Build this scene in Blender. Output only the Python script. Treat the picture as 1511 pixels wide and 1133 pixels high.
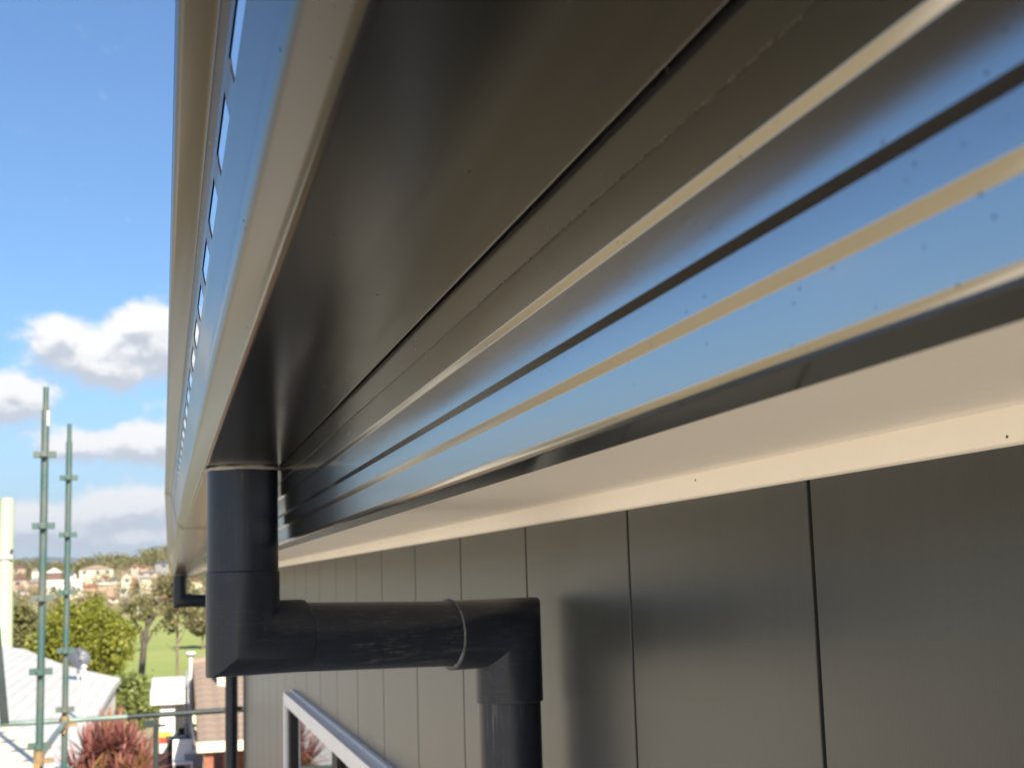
import bpy, bmesh, math, random
from mathutils import Vector, Matrix, noise
from math import radians, sin, cos, pi
random.seed(7)
S = bpy.context.scene
C = S.collection
for o in list(bpy.data.objects): bpy.data.objects.remove(o)

# ------------------------------------------------------------------ camera
# origin = the phone held just under the gutter; +Y runs along the wall, +X into the house
RW = Matrix(((0.9686, -0.0061, -0.2487), (-0.2470, -0.1430, -0.9584), (-0.0297, 0.9897, -0.1401)))
cd = bpy.data.cameras.new('camera'); cam = bpy.data.objects.new('camera', cd); C.objects.link(cam)
cam.matrix_world = RW.to_4x4()
cd.sensor_width = 36; cd.lens = 36 * 2000 / 1511
cd.clip_start = 0.02; cd.clip_end = 40000
cd.dof.use_dof = True; cd.dof.focus_distance = 0.75; cd.dof.aperture_fstop = 26
S.camera = cam

# ------------------------------------------------------------------ sky and sun
SUN_AZ = 14.0      # degrees from straight behind (-Y) towards +X
SUN_EL = 33.0
SKY_STRENGTH = 0.063
sun_dir = Vector((sin(radians(SUN_AZ)) * cos(radians(SUN_EL)), -cos(radians(SUN_AZ)) * cos(radians(SUN_EL)), sin(radians(SUN_EL))))
sl = bpy.data.lights.new('sun', 'SUN'); sl.energy = 5.0; sl.angle = radians(0.5); sl.color = (1.0, 0.90, 0.75)
so = bpy.data.objects.new('sun', sl); C.objects.link(so)
so.rotation_euler = (-sun_dir).to_track_quat('-Z', 'Y').to_euler()
S.view_settings.view_transform = 'Standard'; S.view_settings.look = 'None'
S.view_settings.exposure = 1.2; S.view_settings.gamma = 1; S.view_settings.use_curve_mapping = False


class NT:
    """small helper for writing node trees as expressions"""
    def __init__(s, tree): s.t = tree
    def n(s, typ, props=None, **ins):
        nd = s.t.nodes.new(typ)
        for k, v in (props or {}).items(): setattr(nd, k, v)
        for k, v in ins.items():
            key = int(k[1:]) if k[0] == 'i' and k[1:].isdigit() else k.replace('_', ' ')
            s.set(nd.inputs[key], v)
        return nd
    def set(s, sock, v):
        if isinstance(v, bpy.types.NodeSocket): s.t.links.new(v, sock)
        else: sock.default_value = v
    def m(s, op, a, b=0.0, c=0.0, clamp=False):
        nd = s.t.nodes.new('ShaderNodeMath'); nd.operation = op; nd.use_clamp = clamp
        s.set(nd.inputs[0], a); s.set(nd.inputs[1], b); s.set(nd.inputs[2], c)
        return nd.outputs[0]
    def ramp(s, fac, stops, interp='LINEAR'):
        nd = s.t.nodes.new('ShaderNodeValToRGB'); nd.color_ramp.interpolation = interp
        el = nd.color_ramp.elements
        while len(el) < len(stops): el.new(0.5)
        for e, (p, c) in zip(el, stops):
            e.position = p; e.color = c if len(c) == 4 else (*c, 1)
        s.set(nd.inputs[0], fac); return nd.outputs[0]
    def mix(s, fac, a, b, blend='MIX'):
        nd = s.t.nodes.new('ShaderNodeMix'); nd.data_type = 'RGBA'; nd.blend_type = blend
        s.set(nd.inputs[0], fac)
        s.set(nd.inputs[6], a if isinstance(a, bpy.types.NodeSocket) else (*a[:3], 1))
        s.set(nd.inputs[7], b if isinstance(b, bpy.types.NodeSocket) else (*b[:3], 1))
        return nd.outputs[2]
    def smooth(s, x, lo, hi):
        nd = s.t.nodes.new('ShaderNodeMapRange'); nd.interpolation_type = 'SMOOTHSTEP'
        s.set(nd.inputs[0], x); nd.inputs[1].default_value = lo; nd.inputs[2].default_value = hi
        return nd.outputs[0]


W = bpy.data.worlds.new('World'); S.world = W; W.use_nodes = True
wt = NT(W.node_tree); W.node_tree.nodes.clear()
sky = wt.n('ShaderNodeTexSky', dict(sky_type='NISHITA', sun_disc=False, sun_elevation=radians(SUN_EL),
           sun_rotation=radians(180 - SUN_AZ), air_density=1.0, dust_density=0.6, ozone_density=2.2, altitude=20))
tc = wt.n('ShaderNodeTexCoord')
sep = wt.n('ShaderNodeSeparateXYZ', Vector=tc.outputs['Generated'])
U = wt.m('ARCTAN2', sep.outputs[0], sep.outputs[1]); V = sep.outputs[2]
# cumulus: (azimuth, height, half width, half height, weight)
CLOUDS = [(-0.073, 0.176, 0.022, 0.017, 0.85), (-0.036, 0.158, 0.040, 0.021, 1.1), (-0.008, 0.180, 0.030, 0.020, 1.15),
          (0.030, 0.170, 0.040, 0.022, 1.0), (-0.104, 0.132, 0.030, 0.017, 1.15), (-0.150, 0.126, 0.04, 0.022, 1.0),
          (-0.066, 0.100, 0.030, 0.012, 0.85), (-0.014, 0.100, 0.028, 0.018, 1.1), (0.030, 0.108, 0.030, 0.018, 1.0),
          (-0.010, 0.060, 0.030, 0.012, 1.0), (-0.055, 0.050, 0.040, 0.014, 0.95), (-0.10, 0.040, 0.04, 0.018, 0.8), (-0.02, 0.034, 0.06, 0.010, 0.75)]
def cloud_density(dv):
    v = wt.m('ADD', V, dv)
    vec = wt.n('ShaderNodeCombineXYZ', X=U, Y=wt.m('MULTIPLY', v, 1.4), Z=0.0).outputs[0]
    fb = wt.n('ShaderNodeTexNoise', Vector=vec, Scale=26.0, Detail=7.0, Roughness=0.58).outputs[0]
    big = wt.n('ShaderNodeTexNoise', Vector=vec, Scale=6.0, Detail=3.0, Roughness=0.5).outputs[0]
    belt = wt.m('MULTIPLY', wt.smooth(v, 0.22, 0.10), 1.0)
    # the same scattered cumulus carries on round the whole horizon
    away = wt.smooth(wt.m('ABSOLUTE', wt.m('ADD', U, 0.03)), 0.16, 0.30)
    acc = wt.m('MULTIPLY', wt.m('MULTIPLY', wt.smooth(big, 0.50, 0.68), belt), away)
    for (u0, v0, su, sv, a) in CLOUDS:
        du = wt.m('DIVIDE', wt.m('SUBTRACT', U, u0), su); dw = wt.m('DIVIDE', wt.m('SUBTRACT', v, v0), sv)
        q = wt.m('ADD', wt.m('MULTIPLY', du, du), wt.m('MULTIPLY', dw, dw))
        acc = wt.m('ADD', acc, wt.m('MULTIPLY', wt.m('EXPONENT', wt.m('MULTIPLY', q, -1.0)), a))
    acc = wt.m('MINIMUM', acc, 1.15)
    return wt.m('ADD', acc, wt.m('MULTIPLY', wt.m('SUBTRACT', fb, 0.5), 1.9))
D0 = cloud_density(0.0); D1 = cloud_density(0.010)
alpha = wt.m('MULTIPLY', wt.smooth(D0, 0.24, 0.80), 0.97)
lit = wt.smooth(wt.m('SUBTRACT', D0, D1), -0.34, 0.30)
ccol = wt.mix(lit, (4.3, 4.55, 5.0), (7.9, 7.75, 7.5))
tint = wt.mix(1.0, sky.outputs[0], (0.64, 0.89, 1.12), 'MULTIPLY')
haze_band = wt.m('MULTIPLY', wt.smooth(V, 0.16, -0.01), 0.55)
tint = wt.mix(haze_band, tint, (3.3, 3.95, 4.75))
skyc = wt.mix(alpha, tint, ccol)
bg = wt.n('ShaderNodeBackground', Color=skyc, Strength=SKY_STRENGTH)
wo = wt.n('ShaderNodeOutputWorld'); W.node_tree.links.new(bg.outputs[0], wo.inputs[0])

# ------------------------------------------------------------------ materials
MATS = {}
def mat(name, col, rough=0.6, metal=0.0, var=0.0, vscale=8.0, bump=0.0, bscale=60.0, stretch=(1, 1, 1), ior=1.5, spec=0.5, col2=None, coat=0.0):
    m = bpy.data.materials.new(name); m.use_nodes = True; t = NT(m.node_tree)
    b = m.node_tree.nodes['Principled BSDF']
    b.inputs['Roughness'].default_value = rough; b.inputs['Metallic'].default_value = metal
    b.inputs['IOR'].default_value = ior; b.inputs['Specular IOR Level'].default_value = spec
    b.inputs['Coat Weight'].default_value = coat
    tcn = t.n('ShaderNodeTexCoord'); mp = t.n('ShaderNodeMapping', Vector=tcn.outputs['Object'], Scale=stretch)
    if var > 0 or col2:
        nz = t.n('ShaderNodeTexNoise', Vector=mp.outputs[0], Scale=vscale, Detail=5.0, Roughness=0.6).outputs[0]
        c2 = col2 or tuple(c * (1 - var) for c in col)
        c1 = col if col2 else tuple(min(1, c * (1 + var)) for c in col)
        cc = t.mix(t.smooth(nz, 0.32, 0.68), c2, c1)
        t.set(b.inputs['Base Color'], cc)
    else:
        b.inputs['Base Color'].default_value = (*col, 1)
    if bump > 0:
        bn = t.n('ShaderNodeTexNoise', Vector=mp.outputs[0], Scale=bscale, Detail=4.0).outputs[0]
        bp = t.n('ShaderNodeBump', Strength=bump, Distance=0.01, Height=bn)
        t.set(b.inputs['Normal'], bp.outputs[0])
    MATS[name] = m; return m

def gloss_metal(name, col, f0, rough, dirt=0.25, wave=0.0):
    """dark prepainted steel: glossy lacquer with dust specks and a faint waviness"""
    m = bpy.data.materials.new(name); m.use_nodes = True; t = NT(m.node_tree)
    b = m.node_tree.nodes['Principled BSDF']
    tcn = t.n('ShaderNodeTexCoord'); P = tcn.outputs['Object']
    v = t.n('ShaderNodeTexVoronoi', dict(feature='F1'), Vector=P, Scale=95.0, Randomness=1.0)
    speck = t.smooth(v.outputs['Distance'], 0.10, 0.03)
    rnd = t.n('ShaderNodeSeparateColor', Color=v.outputs['Color']).outputs[0]
    speck = t.m('MULTIPLY', speck, t.smooth(rnd, 0.80, 0.84))
    mp = t.n('ShaderNodeMapping', Vector=P, Scale=(1, .35, 1))
    cl = t.n('ShaderNodeTexNoise', Vector=mp.outputs[0], Scale=9.0, Detail=6.0, Roughness=.65).outputs[0]
    film = t.m('MULTIPLY', t.smooth(cl, 0.42, 0.75), dirt)
    c = t.mix(film, col, (0.06, 0.056, 0.05)); c = t.mix(t.m('MULTIPLY', speck, .7), c, (0.035, 0.033, 0.03))
    t.set(b.inputs['Base Color'], c)
    t.set(b.inputs['Roughness'], t.m('ADD', rough, t.m('ADD', t.m('MULTIPLY', film, 0.22), t.m('MULTIPLY', speck, .4))))
    v2 = t.n('ShaderNodeTexVoronoi', dict(feature='F1'), Vector=P, Scale=330.0, Randomness=1.0)
    r2 = t.n('ShaderNodeSeparateColor', Color=v2.outputs['Color']).outputs[1]
    sp2 = t.m('MULTIPLY', t.smooth(v2.outputs['Distance'], 0.22, 0.08), t.smooth(r2, 0.86, 0.90))
    t.set(b.inputs['Specular IOR Level'], t.m('MULTIPLY', .5, t.m('SUBTRACT', 1.0, t.m('MULTIPLY', t.m('MAXIMUM', speck, sp2), .75))))
    b.inputs['IOR'].default_value = f0; b.inputs['Metallic'].default_value = 0.0
    if wave > 0:
        mw = t.n('ShaderNodeMapping', Vector=P, Scale=(3, 1.2, 14))
        nz = t.n('ShaderNodeTexNoise', Vector=mw.outputs[0], Scale=2.2, Detail=2.0).outputs[0]
        bp = t.n('ShaderNodeBump', Strength=wave, Distance=0.004, Height=nz); t.set(b.inputs['Normal'], bp.outputs[0])
    MATS[name] = m; return m

def leaf_mat(name, c1, c2, scale=1.2):
    m = bpy.data.materials.new(name); m.use_nodes = True; t = NT(m.node_tree)
    b = m.node_tree.nodes['Principled BSDF']; out = m.node_tree.nodes['Material Output']
    g = t.n('ShaderNodeNewGeometry'); tcn = t.n('ShaderNodeTexCoord')
    nz = t.n('ShaderNodeTexNoise', Vector=tcn.outputs['Object'], Scale=scale, Detail=3.0).outputs[0]
    f = t.m('ADD', t.m('MULTIPLY', g.outputs['Random Per Island'], 0.6), t.m('MULTIPLY', nz, 0.5))
    c = t.mix(f, c1, c2)
    t.set(b.inputs['Base Color'], c); b.inputs['Roughness'].default_value = 0.55
    tr = t.n('ShaderNodeBsdfTranslucent', Color=c)
    mx = t.n('ShaderNodeMixShader', Fac=0.3); t.t.links.new(b.outputs[0], mx.inputs[1]); t.t.links.new(tr.outputs[0], mx.inputs[2])
    t.t.links.new(mx.outputs[0], out.inputs[0]); MATS[name] = m; return m

gloss_metal('fascia_paint', (0.013, 0.014, 0.016), 5.2, 0.125, 0.16, 0.12)
gloss_metal('gutter_paint', (0.012, 0.0125, 0.0135), 1.30, 0.19, 0.03, 0.0)
mat('cream_trim_lit', (0.90, 0.85, 0.78), 0.45, var=0.03, vscale=3, bump=0.04, bscale=150)  # eave cream, lightened for the trim because it faces the sky
mat('cream_soffit_shade', (0.80, 0.76, 0.71), 0.6, var=0.03, vscale=2, bump=0.05, bscale=220)  # same eave cream, darker to put the soffit's shade into the colour
mat('joint_black', (0.02, 0.02, 0.02), 0.8)
mat('roof_sheet', (0.05, 0.052, 0.058), 0.4, var=0.1)
mat('white_alu', (0.88, 0.88, 0.90), 0.35, var=0.03)
mat('black_alu', (0.010, 0.010, 0.012), 0.6, var=0.1)
mat('sealant', (0.30, 0.28, 0.26), 0.6, var=0.25, vscale=60)
mat('seam_grey', (0.13, 0.14, 0.16), 0.6, var=0.5, vscale=80)

def wall_mat():
    m = bpy.data.materials.new('wall_paint'); m.use_nodes = True; t = NT(m.node_tree)
    b = m.node_tree.nodes['Principled BSDF']; tcn = t.n('ShaderNodeTexCoord'); P = tcn.outputs['Object']
    mp = t.n('ShaderNodeMapping', Vector=P, Scale=(1, 7, .55))
    st = t.n('ShaderNodeTexNoise', Vector=mp.outputs[0], Scale=3.2, Detail=5.0, Roughness=.62).outputs[0]
    bl = t.n('ShaderNodeTexNoise', Vector=P, Scale=3.0, Detail=3.0).outputs[0]
    f = t.m('ADD', t.m('MULTIPLY', st, .6), t.m('MULTIPLY', bl, .4))
    t.set(b.inputs['Base Color'], t.mix(1.0, t.mix(t.smooth(f, .35, .65), (0.035, 0.040, 0.043), (0.045, 0.050, 0.053)), t.ramp(t.n('ShaderNodeObjectInfo').outputs['Random'], [(0, (.9,.9,.9)), (1, (1.08,1.08,1.08))]), 'MULTIPLY'))
    t.set(b.inputs['Roughness'], t.m('ADD', .30, t.m('MULTIPLY', st, .06)))
    mg = t.n('ShaderNodeMapping', Vector=P, Scale=(60, 260, 30))
    gr = t.n('ShaderNodeTexNoise', Vector=mg.outputs[0], Scale=3.0, Detail=3.0).outputs[0]
    bp = t.n('ShaderNodeBump', Strength=.05, Distance=.003, Height=gr); t.set(b.inputs['Normal'], bp.outputs[0])
    b.inputs['IOR'].default_value = 1.58
    MATS['wall_paint'] = m
wall_mat()

def pvc_mat(name, a1, a2):
    m = bpy.data.materials.new(name); m.use_nodes = True; t = NT(m.node_tree)
    b = m.node_tree.nodes['Principled BSDF']; tcn = t.n('ShaderNodeTexCoord'); P = tcn.outputs['Object']
    def scr(sc, scale, lo, hi):
        mp = t.n('ShaderNodeMapping', Vector=P, Scale=sc)
        return t.smooth(t.n('ShaderNodeTexNoise', Vector=mp.outputs[0], Scale=scale, Detail=6.0, Roughness=.7).outputs[0], lo, hi)
    s1 = scr((4, 130, 330), 1.0, .48, .74)      # long scuffs along the horizontal run
    s2 = scr((260, 200, 9), 1.0, .52, .74)     # scuffs down the uprights
    blot = scr((14, 14, 14), 1.0, .42, .66)
    dust = t.m('MULTIPLY', t.m('MAXIMUM', t.m('MULTIPLY', s1, a1), t.m('MULTIPLY', s2, a2)), blot)
    dust = t.m('ADD', dust, t.m('MULTIPLY', scr((30, 30, 30), 1.0, .5, .8), .10), clamp=True)
    t.set(b.inputs['Base Color'], t.mix(t.m('MULTIPLY', dust, .8), (0.012, 0.018, 0.032), (0.16, 0.16, 0.162)))
    t.set(b.inputs['Roughness'], t.m('ADD', .36, t.m('MULTIPLY', dust, .3)))
    MATS[name] = m
pvc_mat('pvc', 0.0, 1.0); pvc_mat('pvc_cross', .95, 0.0); pvc_mat('pvc_elbow', .40, .25)

def glass_mat():
    m = bpy.data.materials.new('window_glass'); m.use_nodes = True
    b = m.node_tree.nodes['Principled BSDF']
    b.inputs['Base Color'].default_value = (0.02, 0.022, 0.024, 1); b.inputs['Roughness'].default_value = 0.02; b.inputs['IOR'].default_value = 1.9
    MATS['window_glass'] = m
glass_mat()

# ------------------------------------------------------------------ mesh helpers
class MB:
    def __init__(s): s.v = []; s.f = []
    def face(s, pts):
        i = len(s.v); s.v += [tuple(p) for p in pts]; s.f.append(tuple(range(i, i + len(pts)))); return s
    def box(s, x0, x1, y0, y1, z0, z1, bev=0.0):
        i = len(s.v)
        if bev <= 0:
            s.v += [(x0,y0,z0),(x1,y0,z0),(x1,y1,z0),(x0,y1,z0),(x0,y0,z1),(x1,y0,z1),(x1,y1,z1),(x0,y1,z1)]
            s.f += [tuple(i + k for k in q) for q in ((3,2,1,0),(4,5,6,7),(0,1,5,4),(1,2,6,5),(2,3,7,6),(3,0,4,7))]
            return s
        bm = bmesh.new(); bmesh.ops.create_cube(bm, size=1)
        for v in bm.verts:
            v.co = Vector(((x0+x1)/2 + v.co.x*(x1-x0), (y0+y1)/2 + v.co.y*(y1-y0), (z0+z1)/2 + v.co.z*(z1-z0)))
        bmesh.ops.bevel(bm, geom=list(bm.edges), offset=bev, segments=2, affect='EDGES', profile=.6)
        bm.verts.index_update()
        s.v += [tuple(v.co) for v in bm.verts]; s.f += [tuple(i + v.index for v in f.verts) for f in bm.faces]; bm.free(); return s
    def obox(s, c, ax, ay, az):
        """box from centre and three half-axis vectors"""
        c = Vector(c); i = len(s.v)
        for k in ((-1,-1,-1),(1,-1,-1),(1,1,-1),(-1,1,-1),(-1,-1,1),(1,-1,1),(1,1,1),(-1,1,1)):
            s.v.append(tuple(c + Vector(ax)*k[0] + Vector(ay)*k[1] + Vector(az)*k[2]))
        s.f += [tuple(i + k for k in q) for q in ((3,2,1,0),(4,5,6,7),(0,1,5,4),(1,2,6,5),(2,3,7,6),(3,0,4,7))]; return s
    def tube(s, pts, rad, n=10, cap=True):
        pts = [Vector(p) for p in pts]; rs = rad if isinstance(rad, (list, tuple)) else [rad]*len(pts)
        base = len(s.v)
        for k, p in enumerate(pts):
            d = (pts[min(k+1, len(pts)-1)] - pts[max(k-1, 0)]).normalized()
            a = Vector((0,0,1)) if abs(d.z) < .9 else Vector((1,0,0))
            u = d.cross(a).normalized(); w = d.cross(u)
            for j in range(n):
                t = 2*pi*j/n; s.v.append(tuple(p + (u*cos(t) + w*sin(t))*rs[k]))
        for k in range(len(pts)-1):
            for j in range(n):
                a = base + k*n + j; b = base + k*n + (j+1) % n
                s.f.append((a, b, b+n, a+n))
        if cap:
            s.f.append(tuple(base + j for j in range(n))[::-1]); s.f.append(tuple(base + (len(pts)-1)*n + j for j in range(n)))
        return s
    def lathe(s, prof, c=(0,0,0), n=24):
        base = len(s.v)
        for r, z in prof:
            for j in range(n): s.v.append((c[0]+r*cos(2*pi*j/n), c[1]+r*sin(2*pi*j/n), c[2]+z))
        for k in range(len(prof)-1):
            for j in range(n):
                a = base+k*n+j; b = base+k*n+(j+1)%n; s.f.append((a, b, b+n, a+n))
        return s
    def sweep(s, prof, ys, off=lambda y: (0, 0), closed=False, skip=None):
        """profile of (x, z) points extruded along y"""
        n = len(prof); base = len(s.v)
        for y in ys:
            ox, oz = off(y)
            for x, z in prof: s.v.append((x+ox, y, z+oz))
        for k in range(len(ys)-1):
            for j in range(n if closed else n-1):
                if skip and skip(k, j): continue
                a = base+k*n+j; b = base+k*n+(j+1)%n; s.f.append((a, a+n, b+n, b))
        if closed:
            s.f.append(tuple(base+j for j in range(n))); s.f.append(tuple(base+(len(ys)-1)*n+j for j in range(n))[::-1])
        return s
    def mesh(s, name, m):
        me = bpy.data.meshes.new(name); me.from_pydata(s.v, [], s.f); me.validate(); me.update()
        if m: me.materials.append(MATS[m])
        return me
    def build(s, name, m, parent=None, smooth=None, recalc=True):
        me = s.mesh(name, m)
        if recalc:
            bm = bmesh.new(); bm.from_mesh(me); bmesh.ops.recalc_face_normals(bm, faces=bm.faces); bm.to_mesh(me); bm.free()
        if smooth is not None:
            bm = bmesh.new(); bm.from_mesh(me); bmesh.ops.remove_doubles(bm, verts=bm.verts, dist=1e-6)
            for f in bm.faces: f.smooth = True
            for e in bm.edges:
                if len(e.link_faces) == 2 and e.calc_face_angle() > radians(smooth): e.smooth = False
            bm.to_mesh(me); bm.free()
        return link(name, me, parent)
def link(name, me, parent=None):
    o = bpy.data.objects.new(name, me); C.objects.link(o)
    if parent is not None:
        o.parent = parent; o.matrix_parent_inverse = Matrix.Translation(parent_loc(parent)).inverted()
    return o
def parent_loc(p):
    v = Vector((0,0,0))
    return p.location.copy() if p.type == 'EMPTY' else v      # mesh parts already sit at the world origin
def tag(o, label, cat, group=None, kind=None):
    if label: o['label'] = label
    if cat: o['category'] = cat
    if group: o['group'] = group
    if kind: o['kind'] = kind
    return o
def thing(name, label, cat, loc=(0,0,0), group=None):
    o = bpy.data.objects.new(name, None); C.objects.link(o); o.location = loc; o.empty_display_size = .1
    return tag(o, label, cat, group)
def struct(o): o['kind'] = 'structure'; return o
def ray(px, py):
    return RW @ Vector(((px-755.5)/2000, -(py-566.5)/2000, -1))
def at(px, py, y):
    d = ray(px, py); return d * (y/d.y)

# ------------------------------------------------------------------ terrain
KN = [(-9000,-5.5),(-20,-5.5),(0,-5.5),(14,-5.8),(60,-7.2),(110,-7.4),(160,-6.6),(220,-4.6),(250,-3.2),(300,-1.5),(350,.6),(420,3.6),(500,7.2),(560,8.0),(800,-2),(1500,-22),(9000,-25)]
def zT(x, y):
    for (a, za), (b, zb) in zip(KN, KN[1:]):
        if y <= b:
            t = max(0, (y-a)/(b-a)); z = za + (zb-za)*t; break
    else: z = -25
    if y > 240: z += max(0, min(1, (y-240)/200)) * (2.2*noise.noise(Vector((x*.012, y*.010, 3))) + max(-2.0, min(4, x*.05)))*(1 if y < 800 else max(0, 1-(y-800)/400))
    return z
mat('dry_grass', (0.29, 0.235, 0.12), 0.9, col2=(0.37, 0.29, 0.165), vscale=.12, bump=.4, bscale=6)
mat('lawn', (0.23, 0.28, 0.06), 0.9, col2=(0.29, 0.32, 0.085), vscale=.06, bump=.3, bscale=5)
mat('bounce_sand', (0.66, 0.585, 0.46), 0.95, col2=(0.59, 0.52, 0.41), vscale=.35, bump=.5, bscale=9)  # pale sand for the unseen ground that bounces light onto the eave
g = MB(); xs = [-9000,-4000,-2000,-1000,-600,-400,-300,-220,-160,-120,-90,-70,-55,-42,-30,-20,-12,-6,0,6,12,20,30,42,55,70,90,120,160,220,300,400,600,1000,2000,4000,9000]
ys = [-9000,-3000,-1000,-400,-150,-60,-20,0,14,30,45,60,75,90,110,130,160,190,220,250,275,300,325,350,385,420,460,500,530,560,620,700,800,950,1100,1500,2500,5000,9000]
for y in ys:
    for x in xs: g.v.append((x, y, zT(x, y)))
for j in range(len(ys)-1):
    for i in range(len(xs)-1):
        a = j*len(xs)+i; g.f.append((a, a+1, a+1+len(xs), a+len(xs)))
struct(g.build('ground', 'dry_grass', smooth=60))
g = MB(); lx = [-12,-6,0,6,12,20,30,42]; ly = [90,110,130,160,190,220]
for y in ly:
    for x in lx: g.v.append((x + 2.5*sin(y*.05) if x in (-12, 42) else x, y, zT(x, y)+.06))
for j in range(len(ly)-1):
    for i in range(len(lx)-1):
        a = j*len(lx)+i; g.f.append((a, a+1, a+1+len(lx), a+len(lx)))
struct(g.build('park_lawn', 'lawn', smooth=60))
g = MB(); yp = [(-70,-60),(.3,-60),(.3,11.6),(-2.6,9.6),(-16,7.5),(-70,9)]
for i_, zz in enumerate((-5.46, -7.0)): g.face([(x, y, zz if y < 20 or i_ else -5.9) for x, y in yp])
for k in range(6): (xa, ya), (xb, yb) = yp[k], yp[(k+1) % 6]; g.face([(xa, ya, -5.46 if ya < 20 else -5.9), (xb, yb, -5.46 if yb < 20 else -5.9), (xb, yb, -7), (xa, ya, -7)])
struct(g.build('bounce_yard', 'bounce_sand'))  # unseen, added and cut to shape for bounce light and rib reflections
g = MB(); fy = [30, 45, 60, 75, 90, 110]
for y in fy:
    for t_ in (0, .33, .66, 1): x = -100 + t_*(98 - .2*y); g.v.append((x, y, zT(-5, y)+.05))
for j in range(len(fy)-1):
    for i in range(3): a = j*4+i; g.f.append((a, a+1, a+5, a+4))
struct(g.build('bounce_field', 'bounce_sand'))  # out of view, added so the gutter facet reflects tan
mat('mountain_green', (0.05, 0.065, 0.04), 0.95, var=.3, vscale=.004)
g = MB(); n = 90
for k in range(n+1):
    a = -0.75 + 1.5*k/n; x = 7200*sin(a); y = 7200*cos(a)
    h = 150 + 70*noise.noise(Vector((a*7, 0, 5))) + 28*noise.noise(Vector((a*31, 2, 5))) - 55*max(0, -a-0.02)*4
    h = max(60, h)
    g.v += [(x*.9, y*.9, -26), (x*.96, y*.96, h*.45), (x, y, h), (x*1.08, y*1.08, -26)]
for k in range(n):
    for j in range(3): a = k*4+j; g.f.append((a, a+1, a+5, a+4))
struct(g.build('mountain_range', 'mountain_green', smooth=80))

# ------------------------------------------------------------------ the house
XW = 0.468; XF = 0.129; ZS = 0.085
YN, YE = -3.2, 8.3
house = thing('house', 'grey clad upper storey wall with cream eave and glossy black ribbed fascia', 'house', (0, 0, -5.5))
core = MB().box(XW+.014, 8.0, YN, YE-.004, -5.5, .30).build('wall', 'joint_black', house)
sp = 0.4137; y0 = 0.930
k0 = math.floor((YN-y0)/sp)+1
edges = [YN] + [y0+sp*k for k in range(k0, 60) if y0+sp*k < YE-.05] + [YE]
WY0, WY1, WZ0, WZ1 = 2.40, 5.12, -1.60, -0.392           # window opening
for a, b in zip(edges, edges[1:]):
    g = MB(); ya, yb = a+.0032, b-.0032
    if b == YE: yb = YE
    if ya < WY1 and yb > WY0:
        g.box(XW, XW+.0135, ya, yb, WZ1, ZS-.001, .0009); g.box(XW, XW+.0135, ya, yb, -5.48, WZ0, .0009)
        if ya < WY0: g.box(XW, XW+.0135, ya, WY0, WZ0, WZ1)
        if yb > WY1: g.box(XW, XW+.0135, WY1, yb, WZ0, WZ1)
    else: g.box(XW, XW+.0135, ya, yb, -5.48, ZS-.001, .0009)
    g.build('wall_panel', 'wall_paint', core)
MB().box(XW-.004, 8.0, YE, YE+.03, -5.5, .11, .002).build('corner_board', 'wall_paint', house)
MB().box(.1565, XW+.013, YN, YE-.002, ZS, ZS+.009).build('soffit', 'cream_soffit_shade', house)
tr = MB().sweep([(XW-.0005,.0645),(XW-.0112,.0645),(XW-.0125,.0658),(XW-.0125,.0849),(XW-.0005,.0849)], [YN, YE-.003], closed=True)
trim = tr.build('eave_trim', 'cream_trim_lit', house, smooth=50)
mat('nail_dark', (0.10, 0.08, 0.06), .6)
for k, (yy, zz) in enumerate(((.66, .0685), (1.12, .0790), (2.02, .069), (2.93, .078))):
    MB().tube([(XW-.0131, yy, zz), (XW-.0120, yy, zz)], .0008, 10).build('nail_head', 'nail_dark', trim, smooth=40)
# ribbed fascia: sheet profile from the top of the eave down to the return under it
fp = [(.1265,.200),(.1265,.1290),(.1265,.1125),(.1268,.1118),(.1262,.1110),(.1264,.0957),(.1266,.0954),(.1282,.0937),(.1285,.0934),(.1287,.0931),
      (.1288,.0840),(.1291,.0768),(.1290,.0764),(.1280,.0728),(.1278,.0724),(.1279,.0633),(.1281,.0630),(.1298,.0606),(.1301,.0603),(.1302,.0600),
      (.1306,.0468),(.1308,.0464),(.1318,.0450),(.1328,.0440),(.1342,.0435),(.1520,.0435),(.1530,.0440),(.1530,.0850),(.1560,.0850),(.1560,.200)]
fs = MB().sweep(fp, [YN + (YE+.02-YN)*k/40 for k in range(41)], closed=True)
fascia = fs.build('fascia', 'fascia_paint', house, smooth=60)
fascia.modifiers.new('wn', 'WEIGHTED_NORMAL').weight = 100
roof = thing('roof', None, None); roof.parent = house; roof.matrix_parent_inverse = Matrix.Translation((0,0,5.5))
C.objects.unlink(roof); bpy.data.objects.remove(roof)
g = MB(); sl_ = math.tan(radians(9)); pr = []
yy = YN-.1
while yy < YE+.1:
    pr += [(yy, 0), (yy+.10, 0), (yy+.115, .028), (yy+.145, .028), (yy+.16, 0)]; yy += .19
for (y, dz) in pr:
    g.v += [(.085, y, .236+dz), (8.2, y, .236+8.1*sl_+dz)]
for k in range(len(pr)-1): g.f.append((2*k, 2*k+1, 2*k+3, 2*k+2))
rf = g.build('roof', 'roof_sheet', house); md = rf.modifiers.new('t', 'SOLIDIFY'); md.thickness = .002

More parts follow.
